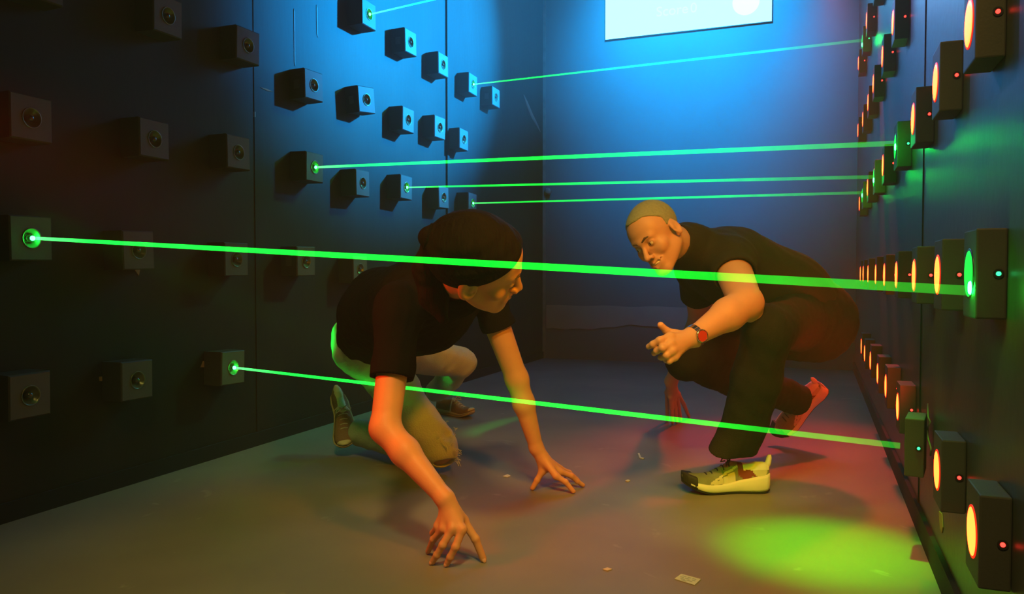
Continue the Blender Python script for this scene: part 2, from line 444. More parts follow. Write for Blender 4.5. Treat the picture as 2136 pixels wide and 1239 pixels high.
# ------------------------------------------------------------------ receiver boxes (right wall)
RS, RZ = 0.057, 0.076
def make_receiver(color):
    root = empty('laser_receiver', (0, 0, 0))
    from_bm('housing', box_bm(0, 0.0455, -RS, RS, -RZ, RZ, 0.003), M['housing'], root)
    from_bm('disc_rim', lathe_bm([(.0, .0440), (-.0010, .0440), (-.0014, .0420), (-.0018, .0405)], 40), M['red_rim'] if color == 'red' else M['rim'], root, True)
    from_bm('target_disc', lathe_bm([(-.0005, .0404), (-.0016, .0398), (-.0022, .030), (-.0026, .015), (-.0027, 0)], 40), M[color + '_disc'], root, True)
    led = from_bm('indicator_light', lathe_bm([(-RS + .001, .0037), (-RS - .002, .0037), (-RS - .0035, .002), (-RS - .0042, 0)], 16, 'Y'), M[color + '_led'], root, True)
    led.location = (0.033, 0, 0.0)
    col = from_bm('indicator_collar', lathe_bm([(-RS + .001, .008), (-RS - .0015, .008), (-RS - .0015, .005)], 20, 'Y'), M['rim'], led)
    return root
RR, RG = make_receiver('red'), make_receiver('green')
recv_rows = [
 ('highest slanting', [(1823, -27, 'r'), (1808, 43, 'r'), (1799, 87, 'G'), (1791, 132, 'r')]),
 ('second highest', [(1863, 47, 'r'), (1841, 118, 'r'), (1822, 175, 'r'), (1811, 214, 'r'), (1800, 249, 'r'), (1790, 272, 'r')]),
 ('third highest', [(2022, 50, 'r'), (1952, 172, 'r'), (1905, 248, 'r'), (1868, 306, 'G'), (1842, 345, 'r'), (1823, 371, 'G'), (1810, 391, 'r'), (1799, 408, 'G'), (1793, 425, 'r')]),
 ('level eye-height', [(2022, 571, 'G'), (1956, 573, 'r'), (1907, 574, 'r'), (1870, 573, 'r'), (1845, 573, 'r'), (1827, 572, 'r'), (1811, 571, 'r'), (1801, 571, 'r'), (1795, 571, 'r')]),
 ('lowest', [(2028, 1108, 'r'), (1955, 980, 'r'), (1906, 925, 'G'), (1873, 848, 'r'), (1848, 805, 'r'), (1831, 779, 'r'), (1816, 752, 'r'), (1804, 737, 'r'), (1797, 722, 'r')]),
]
recv_at = {}
for desc, items in recv_rows:
    for k, (px, py, c) in enumerate(items):
        p = onX(px, py, RECV_X)
        p.y = min(p.y, YB - 0.2)
        e = get(RR if c == 'r' else RG); e.location = p
        if (px, py) == (1906, 925):                 # this one is twisted away on its bracket
            e.rotation_euler = (0, 0, -0.17); e.location.x -= 0.018
        tag(e, f'black box, {"red" if c == "r" else "green"} disc, {ORD[k]} from front in right wall\'s {desc} row',
            'laser receiver', 'laser receiver boxes on the right wall')
        recv_at[(px, py)] = p
# ------------------------------------------------------------------ laser beams
beams = [
 ((770, 30), None, 'topmost green beam, leaving the frame at the top left of the screen'),
 ((987, 176), (1799, 87), 'thin green laser beam climbing to the right below the bright screen'),
 ((657, 349), (1868, 306), 'thick bright green beam crossing just above both people\'s heads'),
 ((848, 391), (1823, 371), 'faint green beam, middle of three above the crouching man'),
 ((986, 424), (1799, 408), 'faintest short green beam, just above the man\'s grey hair'),
 ((66, 497), (2022, 571), 'long near green beam passing before the woman\'s head and man\'s chin'),
 ((487, 767), (1906, 925), 'lowest green beam running past the woman\'s forearms to the man\'s ankle'),
]
hit = {(66, 497): (2017, 606), (657, 349): (1866, 299), (987, 176): (1799, 84), (848, 391): (1822, 369), (986, 424): (1798, 402), (487, 767): (1893, 931)}
def make_beam(a, b, r0, r1, label, strength=1.0, fade=0.16):
    d = b - a; L = d.length
    n, K = 14, 24; bm = bmesh.new(); rings = []
    for i in range(K + 1):
        t = i / K; r = r0 + (r1 - r0) * (t ** 0.8)
        rings.append([bm.verts.new((r * math.cos(2 * math.pi * k / n), r * math.sin(2 * math.pi * k / n), t * L)) for k in range(n)])
    for A, B in zip(rings, rings[1:]):
        for k in range(n): bm.faces.new((A[k], A[(k + 1) % n], B[(k + 1) % n], B[k]))
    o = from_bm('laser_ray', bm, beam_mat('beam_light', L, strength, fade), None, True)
    o.location = a; o.rotation_euler = d.to_track_quat('Z', 'Y').to_euler()
    tag(o, label, 'laser beam', 'green laser beams crossing the room')
    return o
for a, b, lab in beams:
    A = lasers_from[a].copy(); A.x += 0.013
    if b is None:
        g = onX(1790, -70, RECV_X); B = Vector((RECV_X - .012, A.y + 0.12, g.z * 0 + A.z + 0.24))
    else: B = onX(*hit[a], RECV_X - 0.012)
    if a == (487, 767): B.x = RECV_X - 0.03
    r0, r1 = {(66, 497): (.0048, .0085), (487, 767): (.0045, .0080), (657, 349): (.0050, .0085)}.get(a, (.0040, .0080))
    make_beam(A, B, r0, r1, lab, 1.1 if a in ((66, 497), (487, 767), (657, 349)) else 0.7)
    if b is not None and b != (1906, 925):
        rc = recv_at[b]
        ob = min((o for o in COL.objects if o.name.startswith('laser_receiver')), key=lambda o: (o.location - rc).length)
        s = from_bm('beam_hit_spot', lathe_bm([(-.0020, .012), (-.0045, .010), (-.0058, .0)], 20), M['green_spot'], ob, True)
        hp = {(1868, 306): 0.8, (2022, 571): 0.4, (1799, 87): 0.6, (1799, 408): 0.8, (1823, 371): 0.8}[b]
        gl = bpy.data.lights.new('target_halo_fill', 'POINT'); gl.color = (0.0, 1.0, 0.04); gl.energy = hp; gl.shadow_soft_size = .02  # small lamp added before the disc to strengthen its green halo
        go = bpy.data.objects.new('target_halo_fill', gl); COL.objects.link(go); go.location = B + Vector((-.035, 0, 0))
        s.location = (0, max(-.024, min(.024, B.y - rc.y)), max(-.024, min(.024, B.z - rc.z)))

# ------------------------------------------------------------------ little things
pp = [onZ(1407, 1208, .001), onZ(1421, 1198, .001), onZ(1462, 1209, .001), onZ(1449, 1221, .001)]
def flat_quad(name, pts, th, m, parent=None, nrm=Vector((0, 0, 1))):
    bm = bmesh.new(); a = [bm.verts.new(p) for p in pts]; b = [bm.verts.new(Vector(p) + nrm * th) for p in pts]
    k = len(pts); bm.faces.new(a); bm.faces.new(b[::-1])
    for i in range(k): bm.faces.new((a[i], a[(i + 1) % k], b[(i + 1) % k], b[i]))
    return from_bm(name, bm, m, parent)
pap = flat_quad('paper_slip', pp, .0015, M['paper'])
tag(pap, 'small pale blue printed paper slip lying on the floor at bottom', 'paper')
bm = bmesh.new()
def lerp2(u, v): return (pp[0] * (1 - u) + pp[3] * u) * (1 - v) + (pp[1] * (1 - u) + pp[2] * u) * v
for r_, (v, segs) in enumerate([(.78, [(.15, .35), (.42, .6), (.66, .85)]), (.55, [(.12, .3), (.36, .58), (.7, .88)]), (.33, [(.2, .42), (.5, .8)]), (.15, [(.3, .55)])]):
    for u0, u1 in segs:
        q = [lerp2(u0, v), lerp2(u1, v), lerp2(u1, v - .09), lerp2(u0, v - .09)]
        vs = [bm.verts.new(x + Vector((0, 0, .0018))) for x in q]; bm.faces.new(vs)
from_bm('printed_lines', bm, M['ink'], pap)
def scrap(px, py, pts, m, label, where='floor', name='scrap', cat='scrap'):
    if where == 'floor': c = onZ(px, py, .001); vs = [onZ(px + x, py + y, .001) for x, y in pts]; nr = Vector((0, 0, 1)); th = .002
    elif where == 'left': vs = [onX(px + x, py + y, XL + .0005) for x, y in pts]; nr = Vector((1, 0, 0)); th = .002
    else: vs = [onX(px + x, py + y, XR - .0005) for x, y in pts]; nr = Vector((-1, 0, 0)); th = .002
    tag(flat_quad(name, vs, th, m, None, nr), label, cat)
scrap(1057, 993, [(-8, 1), (2, -3), (8, 0), (2, 3)], M['scrap'], 'white paper flake on the floor between the woman\'s hands', name='paper_flake')
scrap(1310, 1003, [(-6, 0), (0, -2), (5, 0), (0, 2)], M['scrap'], 'tiny pale flake on the floor left of the man\'s sneaker toe', name='paper_flake')
scrap(1336, 950, [(-6, -4), (-2, -4), (1, 4), (8, 6), (6, 8), (-2, 6)], M['scrap'], 'small bent white scrap on the floor below the lowest beam', name='paper_flake')
scrap(1267, 1188, [(-10, 0), (0, -3), (10, 0), (0, 3)], M['shoe_c'], 'faint pale flake on the floor left of the printed slip', name='paper_flake')
scrap(424, 760, [(-6, 6), (-1, -7), (5, -6), (2, 6)], M['tan'], 'tan torn tape bit on left wall beside the lowest lit emitter', 'left', 'tape_bit', 'tape')
scrap(286, 567, [(-6, -5), (6, -6), (3, 8)], M['tan'], 'small tan tape corner under the second emitter of the fourth row', 'left', 'tape_bit', 'tape')
scrap(210, 790, [(-4, -4), (4, -5), (4, 5), (-3, 5)], M['tan'], 'small grey-brown tape bit low on the left wall', 'left', 'tape_bit', 'tape')
scrap(531, 239, [(-1.5, -6), (1.5, -6), (1.5, 5), (-1.5, 5)], M['scrap'], 'short white tick of tape on the left wall\'s panel seam', 'left', 'tape_bit', 'tape')
scrap(556, 186, [(-14, -4), (0, -1), (14, 6), (0, 3)], M['tan'], 'thin yellowish sliver left of the fourth box in second row', 'left', 'tape_bit', 'tape')
scrap(1963, 1090, [(-3, -24), (3, -18), (5, 10), (3, 22), (-1, 10)], M['tan'], 'narrow tan tape strip low on the right wall', 'right', 'tape_strip', 'tape')
c = onX(1132, 400, XL + .022); c.y = YB - .03
cap = from_bm('round_hook', lathe_bm([(0, 0), (0, .034), (-.012, .030), (-.020, .015), (-.022, 0)], 24, 'Y'), M['edge'], None, True)
cap.location = onY(1132, 400, YB - .024); cap.location.x = max(cap.location.x, XL + .05)
tag(cap, 'small pale round knob on the far left corner of the back wall', 'knob')
# curling pale tape on the left wall near the corner
bm = tube_bm([onX(x, y, XL + .006) for x, y in ((1093, 197), (1100, 215), (1110, 240), (1122, 262), (1128, 275))], [.006, .022, .026, .014, .004], 8)
for v in bm.verts: v.co.x = XL + .001 + (v.co.x - XL) * .25
tag(from_bm('paint_scar', bm, M['edge']), 'pale torn streak on the left wall near the far corner', 'paint scar')
for xx, y0, y1, lab in ((614, 18, 138, 'long pale vertical scratch on the left wall above the fourth box of second row'), (661, 10, 78, 'short pale vertical scratch on the left wall near the top')):
    scrap(xx, (y0 + y1) / 2, [(-1.2, -(y1 - y0) / 2), (.6, -(y1 - y0) / 2 + 6), (1.4, (y1 - y0) / 2), (-.4, (y1 - y0) / 2 - 9)], M['edge'], lab, 'left', 'paint_scratch', 'scratch')
# cable by the lowest receivers
pts = [onX(x, y, XR - .012) for x, y in ((1935, 842), (1936, 870), (1941, 880), (1935, 893), (1936, 915), (1942, 935), (1941, 950))]
tag(from_bm('wall_cable', tube_bm(pts, .0022, 8), M['cable'], None, True), 'thin grey cable dangling beside the low receiver on the right wall', 'cable')
pts = [onX(x, y, XR - .012) for x, y in ((1867, 180), (1868, 200), (1867, 215))]
# ------------------------------------------------------------------ sculpting: signed distance shapes meshed with OpenVDB
def V(a): return np.array(a, dtype=np.float32)
class Cap:
    def __init__(s, a, b, ra, rb=None):
        s.a, s.b, s.ra, s.rb = V(a), V(b), ra, ra if rb is None else rb
        s.lo = np.minimum(s.a - s.ra, s.b - s.rb); s.hi = np.maximum(s.a + s.ra, s.b + s.rb)
    def __call__(s, X):
        ab = s.b - s.a; t = np.clip(((X - s.a) @ ab) / max(1e-9, float(ab @ ab)), 0, 1)
        q = X - s.a - t[:, None] * ab
        return np.sqrt((q * q).sum(1)) - (s.ra + (s.rb - s.ra) * t)
class Ell:
    """ellipsoid; R rows are its axes"""
    def __init__(s, c, r, R=None):
        s.c, s.r = V(c), V(r); s.R = np.eye(3, dtype=np.float32) if R is None else V(R)
        m = float(max(r)); s.lo, s.hi = s.c - m, s.c + m
    def __call__(s, X):
        q = (X - s.c) @ s.R.T
        k0 = np.sqrt(((q / s.r) ** 2).sum(1)); k1 = np.sqrt(((q / (s.r * s.r)) ** 2).sum(1))
        return np.where(k0 < 1e-5, -float(s.r.min()), k0 * (k0 - 1) / np.maximum(k1, 1e-9))
class Fn:
    def __init__(s, f, lo=None, hi=None):
        s.f = f; s.lo = None if lo is None else V(lo); s.hi = None if hi is None else V(hi)
    def __call__(s, X): return s.f(X)
def plane(p, n):
    p, n = V(p), V(n); n = n / np.linalg.norm(n)
    return Fn(lambda X: (X - p) @ n)                 # positive on the side n points to
def sdf_mesh(name, ops, vox, mats, parent=None, smooth_iter=0):
    """ops: list of (kind, shape, k); kinds u = smooth union, s = smooth subtract, i = keep the negative side, n = add to the distance"""
    band = vox * 4
    los = np.array([o[1].lo for o in ops if o[0] == 'u']); his = np.array([o[1].hi for o in ops if o[0] == 'u'])
    lo = los.min(0) - 0.02; hi = his.max(0) + 0.02
    B = 40; nb = np.ceil((hi - lo) / vox / B).astype(int)
    g = openvdb.FloatGrid(band); g.transform = openvdb.createLinearTransform(voxelSize=vox)
    ax = np.arange(B, dtype=np.float32)
    gi, gj, gk = np.meshgrid(ax, ax, ax, indexing='ij')
    loc = np.stack([gi.ravel(), gj.ravel(), gk.ravel()], 1) * np.float32(vox)
    base = np.floor(lo / vox).astype(int)
    for bi in range(nb[0]):
        for bj in range(nb[1]):
            for bk in range(nb[2]):
                ijk = base + np.array([bi, bj, bk]) * B
                o0 = (ijk * vox).astype(np.float32); o1 = o0 + B * vox
                act = []
                for kind, sh, k in ops:
                    if sh.lo is None: act.append((kind, sh, k)); continue
                    m = max(k, 0) + band + .004
                    if np.all(sh.lo - m < o1) and np.all(sh.hi + m > o0): act.append((kind, sh, k))
                if not any(a[0] == 'u' for a in act): continue
                X = loc + o0; d = None
                for kind, sh, k in act:
                    if kind == 'u':
                        v = sh(X)
                        if d is None: d = v
                        else:
                            h = np.maximum(k - np.abs(d - v), 0) / max(k, 1e-6); d = np.minimum(d, v) - h * h * k * .25
                    elif d is None: continue
                    elif kind == 's':
                        v = -sh(X); h = np.maximum(k - np.abs(d - v), 0) / max(k, 1e-6); d = np.maximum(d, v) + h * h * k * .25
                    elif kind == 'i':
                        v = sh(X)
                        if k > 0: h = np.maximum(k - np.abs(d - v), 0) / k; d = np.maximum(d, v) + h * h * k * .25
                        else: d = np.maximum(d, v)
                    elif kind == 'n': d = d + sh(X)
                if d.min() > band: continue
                g.copyFromArray(np.clip(d, -band, band).reshape(B, B, B).astype(np.float32), ijk=tuple(int(q) for q in ijk))
    pts, quads = g.convertToQuads(isovalue=0.0)
    quads = quads[:, ::-1]
    me = bpy.data.meshes.new(name)
    me.vertices.add(len(pts)); me.vertices.foreach_set('co', np.ascontiguousarray(pts, dtype=np.float32).ravel())
    me.loops.add(quads.size); me.loops.foreach_set('vertex_index', np.ascontiguousarray(quads, dtype=np.int32).ravel())
    me.polygons.add(len(quads)); me.polygons.foreach_set('loop_start', np.arange(0, quads.size, 4, dtype=np.int32))
    me.update(); me.validate(); me.shade_smooth()
    # outward orientation
    n = min(len(me.polygons), 4000)
    cen = np.zeros(len(me.polygons) * 3, dtype=np.float32); me.polygons.foreach_get('center', cen)
    nor = np.zeros(len(me.polygons) * 3, dtype=np.float32); me.polygons.foreach_get('normal', nor)
    cen = cen.reshape(-1, 3); nor = nor.reshape(-1, 3)
    mc = cen.mean(0)
    if ((cen - mc) * nor).sum() < 0: me.flip_normals()
    return link(name, me, mats, parent)
def noise(amp, fr, seed=0, axis=None, dirn=None):
    rs = np.random.RandomState(seed); K = 5
    ks = rs.normal(size=(K, 3)).astype(np.float32) * fr; ph = rs.uniform(0, 6.28, K).astype(np.float32)
    if dirn is not None:                              # folds run along dirn
        dn = V(dirn); dn /= np.linalg.norm(dn); ks = ks - np.outer(ks @ dn, dn) * .85
    def f(X):
        s = 0
        for q in range(K): s = s + np.sin(X @ ks[q] + ph[q])
        return (amp * s / K * 1.6).astype(np.float32)
    return Fn(f)

class Head:
    """face-building frame: x to the person's right, y forward, z up; s is the scale"""
    def __init__(h, c, F, U, s=1.0):
        h.c = Vector(c); h.F = Vector(F).normalized(); U = Vector(U); h.U = (U - h.F * U.dot(h.F)).normalized()
        h.X = h.F.cross(h.U); h.s = s
        h.R = np.array([list(h.X), list(h.F), list(h.U)], dtype=np.float32)
    def p(h, x, y, z): return h.c + (h.X * x + h.F * y + h.U * z) * h.s
    def d(h, x, y, z): return h.X * x + h.F * y + h.U * z
    def ell(h, x, y, z, rx, ry, rz, rot=None):
        R = h.R
        if rot is not None: R = np.array(rot, dtype=np.float32) @ R
        return Ell(h.p(x, y, z), (rx * h.s, ry * h.s, rz * h.s), R)
    def cap(h, a, b, ra, rb=None): return Cap(h.p(*a), h.p(*b), ra * h.s, (ra if rb is None else rb) * h.s)
    def loc(h, X): return ((X - V(h.c)) @ h.R.T) / np.float32(h.s)
def rotz(a): c, s = math.cos(a), math.sin(a); return [[c, s, 0], [-s, c, 0], [0, 0, 1]]
def roty(a): c, s = math.cos(a), math.sin(a); return [[c, 0, s], [0, 1, 0], [-s, 0, c]]

def head_ops(h, male, smile=0.0, closed=False):
    o = []; u = lambda s_, k=.012: o.append(('u', s_, k * h.s))
    s = lambda s_, k=.006: o.append(('s', s_, k * h.s))
    w = 1.04 if male else 0.97
    u(h.ell(0, -.018, .034, .074 * w, .094, .084))
    u(h.ell(0, .030, .030, .062 * w, .052, .062), .03)
    u(h.ell(0, .030, -.045, .056 * w, .056, .068), .03)
    for q in (-1, 1):
        u(h.cap((q * .050 * w, .002, -.055), (q * .018, .070, -.103), .017 if male else .014, .015), .03)
        u(h.ell(q * .042, .058, -.026, .022, .018 if male else .014, .017), .024)
    u(h.ell(0, .072 if male else .076, -.104, .025 if male else .016, .017, .016), .02)
    br = .0115 if male else .009
    u(h.cap((-.036, .070, .021), (-.008, .082, .017), br), .014)
    u(h.cap((.036, .070, .021), (.008, .082, .017), br), .014)
    for q in (-1, 1): s(h.ell(q * .032, .088, .000, .017, .014, .0125), .012)
    u(h.cap((0, .081, .012), (0, .1055 if male else .101, -.029), .0065, .0095), .010)
    u(h.ell(0, .109 if male else .105, -.036, .0105, .010, .0088), .006)
    for q in (-1, 1):
        u(h.ell(q * .0125, .097, -.0395, .0075, .010, .0072), .005)
        s(h.ell(q * .0062, .104, -.0455, .0033, .005, .0035), .002)
    u(h.ell(0, .082, -.070, .030, .014, .024), .014)
    mw = .024 + .008 * smile; up = .010 * smile
    for q in (-1, 1):
        u(h.cap((0, .0955, -.0645 + .002 * smile), (q * mw, .081 - .004 * smile, -.068 + up), .0048, .003), .004)
        u(h.cap((0, .0945, -.0765 - .007 * smile), (q * mw, .080 - .004 * smile, -.070 + up), .0055, .003), .004)
        s(h.cap((0, .1005, -.0702 - .0025 * smile), (q * mw * .92, .0855 - .004 * smile, -.069 + up * .85), .0018 + .0050 * smile, .001 + .001 * smile), .002)
        # nasolabial fold
        s(h.cap((q * .019, .0965, -.040), (q * .037, .078, -.066 + up), .0016, .0012), .006)
        if smile: u(h.ell(q * .040, .066, -.036, .012, .010, .010), .014)
    # eyelids
    for q in (-1, 1):
        e = (q * .0315, .0715, .001)
        u(h.ell(*e, .0150, .0142, .0142), .003)
        if not closed: s(h.ell(q * .0315, .088, -.0005, .0118, .012, .0046), .0015)
    # ears
    for q in (-1, 1):
        rt = roty(q * 0.22)
        u(h.ell(q * .079 * w, -.012, -.008, .0085, .021, .034, rt), .006)
        u(h.ell(q * .077 * w, -.006, -.034, .006, .009, .010), .004)
        s(h.ell(q * .0875 * w, -.007, -.006, .0065, .012, .022), .004)
        u(h.ell(q * .0810 * w, -.002, -.009, .0035, .005, .012), .003)
        s(h.ell(q * .0860 * w, .003, -.013, .005, .004, .005), .003)
    return o
def brow_ops(h, q, male):
    r = .0034 if male else .0024; b = .0022 if male else .0005
    return [('u', h.cap((q * .011, .0895 + b, .0190), (q * .028, .0870 + b, .0260), r, r), .001), ('u', h.cap((q * .028, .0870 + b, .0260), (q * .046, .0725 + b, .0215), r, r * .5), .002)]
def eye_parts(h, parent, gaze, male):
    for q in (-1, 1):
        c = h.p(q * .0315, .0715, .000)
        bm = bmesh.new(); bmesh.ops.create_uvsphere(bm, u_segments=24, v_segments=16, radius=.0129 * h.s)
        e = from_bm('eye', bm, M['eye'], parent, True); e.location = c
        g = (h.d(*gaze)).normalized()
        bm = lathe_bm([(.0118, .0058), (.0126, .0050), (.0132, 0)], 20, 'Z')
        i = from_bm('iris', bm, M['iris'], e, True); i.scale = (h.s,) * 3
        i.rotation_euler = g.to_track_quat('Z', 'Y').to_euler()

def finger(o, pts, r0, r1, k=.004):
    """a finger: chain of capsules through knuckles"""
    n = len(pts) - 1
    for i in range(n):
        a = r0 + (r1 - r0) * i / n; b = r0 + (r1 - r0) * (i + 1) / n
        o.append(('u', Cap(pts[i], pts[i + 1], a, b), k if i else .009))
        if 0 < i: o.append(('u', Ell(pts[i], (a * 1.07,) * 3), .003))
def nail(parent, tip, prev, updir, r):
    t = (Vector(tip) - Vector(prev)).normalized(); u = (Vector(updir) - t * Vector(updir).dot(t)).normalized(); s_ = t.cross(u)
    R = [list(s_), list(t), list(u)]
    c = Vector(tip) + u * r * .72 + t * r * .15
    sdf_mesh('fingernail', [('u', Ell(c, (r * .62, r * .85, r * .34), R), 0)], .0009, M['nail'], parent)
M['nail'] = mat('fingernail', (0.72, 0.45, 0.36), 0.3)

# ------------------------------------------------------------------ shoe: lofted upper and layered sole, toe along +x, z up
def make_shoe(parent, L, pal, loc, fwd, up, side, chunky=True):
    """side = +1 when +y of the shoe is its outer side"""
    fwd = Vector(fwd).normalized(); up = Vector(up); up = (up - fwd * up.dot(fwd)).normalized(); yy = up.cross(fwd)
    Mx = Matrix((fwd, yy, up)).transposed().to_4x4(); Mx.translation = Vector(loc)
    def ctr(t): return side * .012 * math.sin(math.pi * min(1, t * 1.1))
    def halfw(t):
        a = [(0, .020), (.04, .030), (.15, .036), (.35, .035), (.6, .044), (.75, .048), (.88, .041), (.96, .027), (1, .010)]
        for (t0, v0), (t1, v1) in zip(a, a[1:]):
            if t <= t1: return (v0 + (v1 - v0) * (t - t0) / (t1 - t0)) * L / .29
        return a[-1][1]
    toe = lambda t: .036 * max(0, (t - .62) / .38) ** 2 * L / .29 + .008 * max(0, (.12 - t) / .12) ** 2
    def loft(nx, prof, t0=0, t1=1):
        bm = bmesh.new(); rings = []
        for i in range(nx + 1):
            t = t0 + (t1 - t0) * i / nx; rings.append([bm.verts.new(Mx @ Vector(((t - .5) * L, ctr(t) + y, z))) for y, z in prof(t)])
        for A, B in zip(rings, rings[1:]):
            for k in range(len(A)): j = (k + 1) % len(A); bm.faces.new((A[k], A[j], B[j], B[k]))
        bm.faces.new(rings[0]); bm.faces.new(rings[-1][::-1]); return bm
    sh = .046 if chunky else .026
    def rect(w, z0, z1, n=6, bulge=.004):
        pts = []
        for i in range(n + 1): f = i / n; pts.append((w + bulge * math.sin(math.pi * f), z0 + (z1 - z0) * f))
        for i in range(n + 1): f = i / n; pts.append((-w - bulge * math.sin(math.pi * f), z1 - (z1 - z0) * f))
        return pts
    shoe = empty('shoe', (0, 0, 0)); shoe.parent = parent
    from_bm('outsole', loft(40, lambda t: rect(halfw(t) * .97, toe(t), toe(t) + .008, 3, .001)), M[pal['out']], shoe, True)
    def mid(t):
        h1 = sh + (.014 * max(0, (.25 - t) / .25) + .006 * math.sin(t * 9)) * (1 if chunky else .3)
        h1 *= 1 - .62 * max(0, (t - .35) / .65) ** 1.2
        return rect(halfw(t) * (1.05 if chunky else 1.0), toe(t) + .0078, toe(t) + h1)
    from_bm('midsole', loft(48, mid, 0, .93 if chunky else 1), M[pal['mid']], shoe, True)
    if chunky:
        from_bm('toe_cap', loft(16, lambda t: rect(halfw(t) * 1.07, toe(t) + .006, toe(t) + .046 * (1 - 1.2 * max(0, t - .86))), .86, 1), M[pal['out']], shoe, True)
    def height(t):
        a = [(0, .088), (.06, .098), (.14, .100), (.24, .094), (.34, .098), (.42, .102), (.52, .086), (.66, .064), (.8, .052), (.92, .042), (1, .026)]
        for (t0, v0), (t1, v1) in zip(a, a[1:]):
            if t <= t1: return (v0 + (v1 - v0) * (t - t0) / (t1 - t0)) * L / .29
    def upper(t):
        w = halfw(t) * .97; hgt = height(t); z0 = toe(t) + .016; n = 44; pts = []
        for i in range(n + 1):
            a = math.pi * i / n; c, s_ = math.cos(a), math.sin(a)
            e = .62 if t < .5 else .8
            pts.append((w * (abs(c) ** e) * (1 if c > 0 else -1) * (1 - .32 * s_ * (t < .55)), z0 + (hgt - z0 + toe(t)) * (s_ ** .75 if s_ > 0 else 0)))
        return pts
    bm = loft(160, upper); bm.faces.ensure_lookup_table()
    bmesh.ops.recalc_face_normals(bm, faces=bm.faces)
    me = bpy.data.meshes.new('upper')
    inv = Mx.inverted()
    for f in bm.faces:
        c = inv @ f.calc_center_median(); t = c.x / L + .5; z = c.z
        f.material_index = pal['paint'](t, z, (c.y - ctr(t)) * side)
        f.smooth = True
    bm.to_mesh(me); bm.free()
    link('upper', me, [M[k] for k in pal['upper']], shoe)
    # laces
    bm = bmesh.new()
    for i in range(5):
        t = .46 + .065 * i; w = halfw(t) * .5; z = toe(t) + height(t) + .0015
        tube_bm([Mx @ Vector(((t - .5) * L, ctr(t) + y, z - abs(y / w) ** 2 * .010)) for y in (-w, -w * .5, 0, w * .5, w)], .0024, 8, bm=bm)
    for q in (-1, 1):                                 # bow loops
        t = .46; z = toe(t) + height(t) + .004
        tube_bm([Mx @ Vector(((t - .5) * L + a_, ctr(t) + q * b_, z + c_)) for a_, b_, c_ in ((0, 0, 0), (-.004, .016, .012), (.006, .034, .004), (.014, .030, -.008), (.006, .008, 0))], .0022, 8, bm=bm)
    from_bm('laces', bm, M[pal['lace']], shoe, True)
    if chunky:                                        # heel pull tab
        q = [Mx @ Vector(((t - .5) * L, 0, z)) for t, z in ((.03, .075), (.00, .098), (-.015, .118), (-.02, .128))]
        from_bm('pull_tab', tube_bm(q, [.010, .011, .009, .005], 10), M[pal['mid']], shoe, True)
    return shoe
# ================================================================== the woman on hands and knees
woman = empty('person', (-1.3, 2.6, 0))
WINV = Matrix.Translation(woman.location).inverted()
tag(woman, 'person in black t-shirt and ripped jeans on hands and knees, dark ponytail', 'person')
HW = Head(P(1000, 548, 1.93), cdir(.94, -.30, -.16), cdir(.30, .62, .72), 1.12)
wj = dict(
    pel=P(778, 715, 3.00), waist=P(802, 655, 2.80), chest=P(885, 630, 2.45), neck=P(950, 610, 2.16),
    shR=P(835, 640, 2.25), elR=P(803, 893, 2.13), wrR=P(928, 1040, 2.02),
    shL=P(1010, 605, 2.60), elL=P(1078, 790, 2.66), wrL=P(1119, 935, 2.70),
    hpR=P(780, 745, 2.96), knR=P(915, 935, 2.92), anR=P(735, 900, 3.25),
    hpL=P(800, 720, 3.12), knL=P(962, 757, 3.56), anL=P(906, 822, 3.99))
wj['knR'].z = max(wj['knR'].z, .066)
w = wj
def arm(o, sh, el, wr, r, k=.02):
    o += [('u', Cap(sh, el, r[0], r[1]), .03), ('u', Cap(el, el.lerp(wr, .35), r[1], r[2]), k), ('u', Cap(el.lerp(wr, .35), wr, r[2], r[3]), k)]
body = []
body += [('u', Ell(w['pel'], (.135, .14, .12)), .05), ('u', Cap(w['pel'], w['waist'], .12, .112), .05),
         ('u', Cap(w['waist'], w['chest'], .112, .13), .05), ('u', Cap(w['shR'], w['shL'], .055, .055), .06),
         ('u', Cap(w['chest'].lerp(w['neck'], .5), w['neck'], .055, .047), .05), ('u', Cap(w['neck'], HW.p(0, -.03, -.035), .047, .050), .02)]
body += head_ops(HW, False, 0, True)
arm(body, w['shR'], w['elR'], w['wrR'], (.049, .040, .038, .0235))
arm(body, w['shL'], w['elL'], w['wrL'], (.048, .038, .036, .0235))
for hp, kn, an in (('hpR', 'knR', 'anR'), ('hpL', 'knL', 'anL')):
    body += [('u', Cap(w[hp], w[kn], .085, .056), .04), ('u', Cap(w[kn], w[kn].lerp(w[an], .4), .052, .050), .03), ('u', Cap(w[kn].lerp(w[an], .4), w[an], .050, .036), .02)]
# near hand (right): fingers spread on the floor towards the viewer
def F(px, py, z=None, d=None):
    return onZ(px, py, z) if d is None else P(px, py, d)
wr = w['wrR']; tipz = .0085
pal = P(950, 1082, 2.015)
tips = dict(th=onZ(1008, 1166, tipz), ix=onZ(932, 1176, tipz), md=onZ(902, 1172, tipz), rg=onZ(893, 1150, tipz), pk=onZ(905, 1128, tipz))
def mid(a, b, f, dx, dy, dz=0):
    q = a.lerp(b, f); return q + RIGHT * dx + UP * dy + BACK * dz
kn = dict(ix=P(964, 1104, 1.985), md=P(944, 1102, 1.985), rg=P(926, 1102, 2.0), pk=P(914, 1097, 2.02), th=P(966, 1085, 2.03))
body += [('u', Cap(wr, pal, .0235, .024), .015)]
for f in ('ix', 'md', 'rg', 'pk'):
    body += [('u', Cap(wr.lerp(pal, .35), kn[f], .0155, .0120), .012)]
body += [('u', Cap(wr.lerp(pal, .3), kn['th'], .017, .0135), .012)]
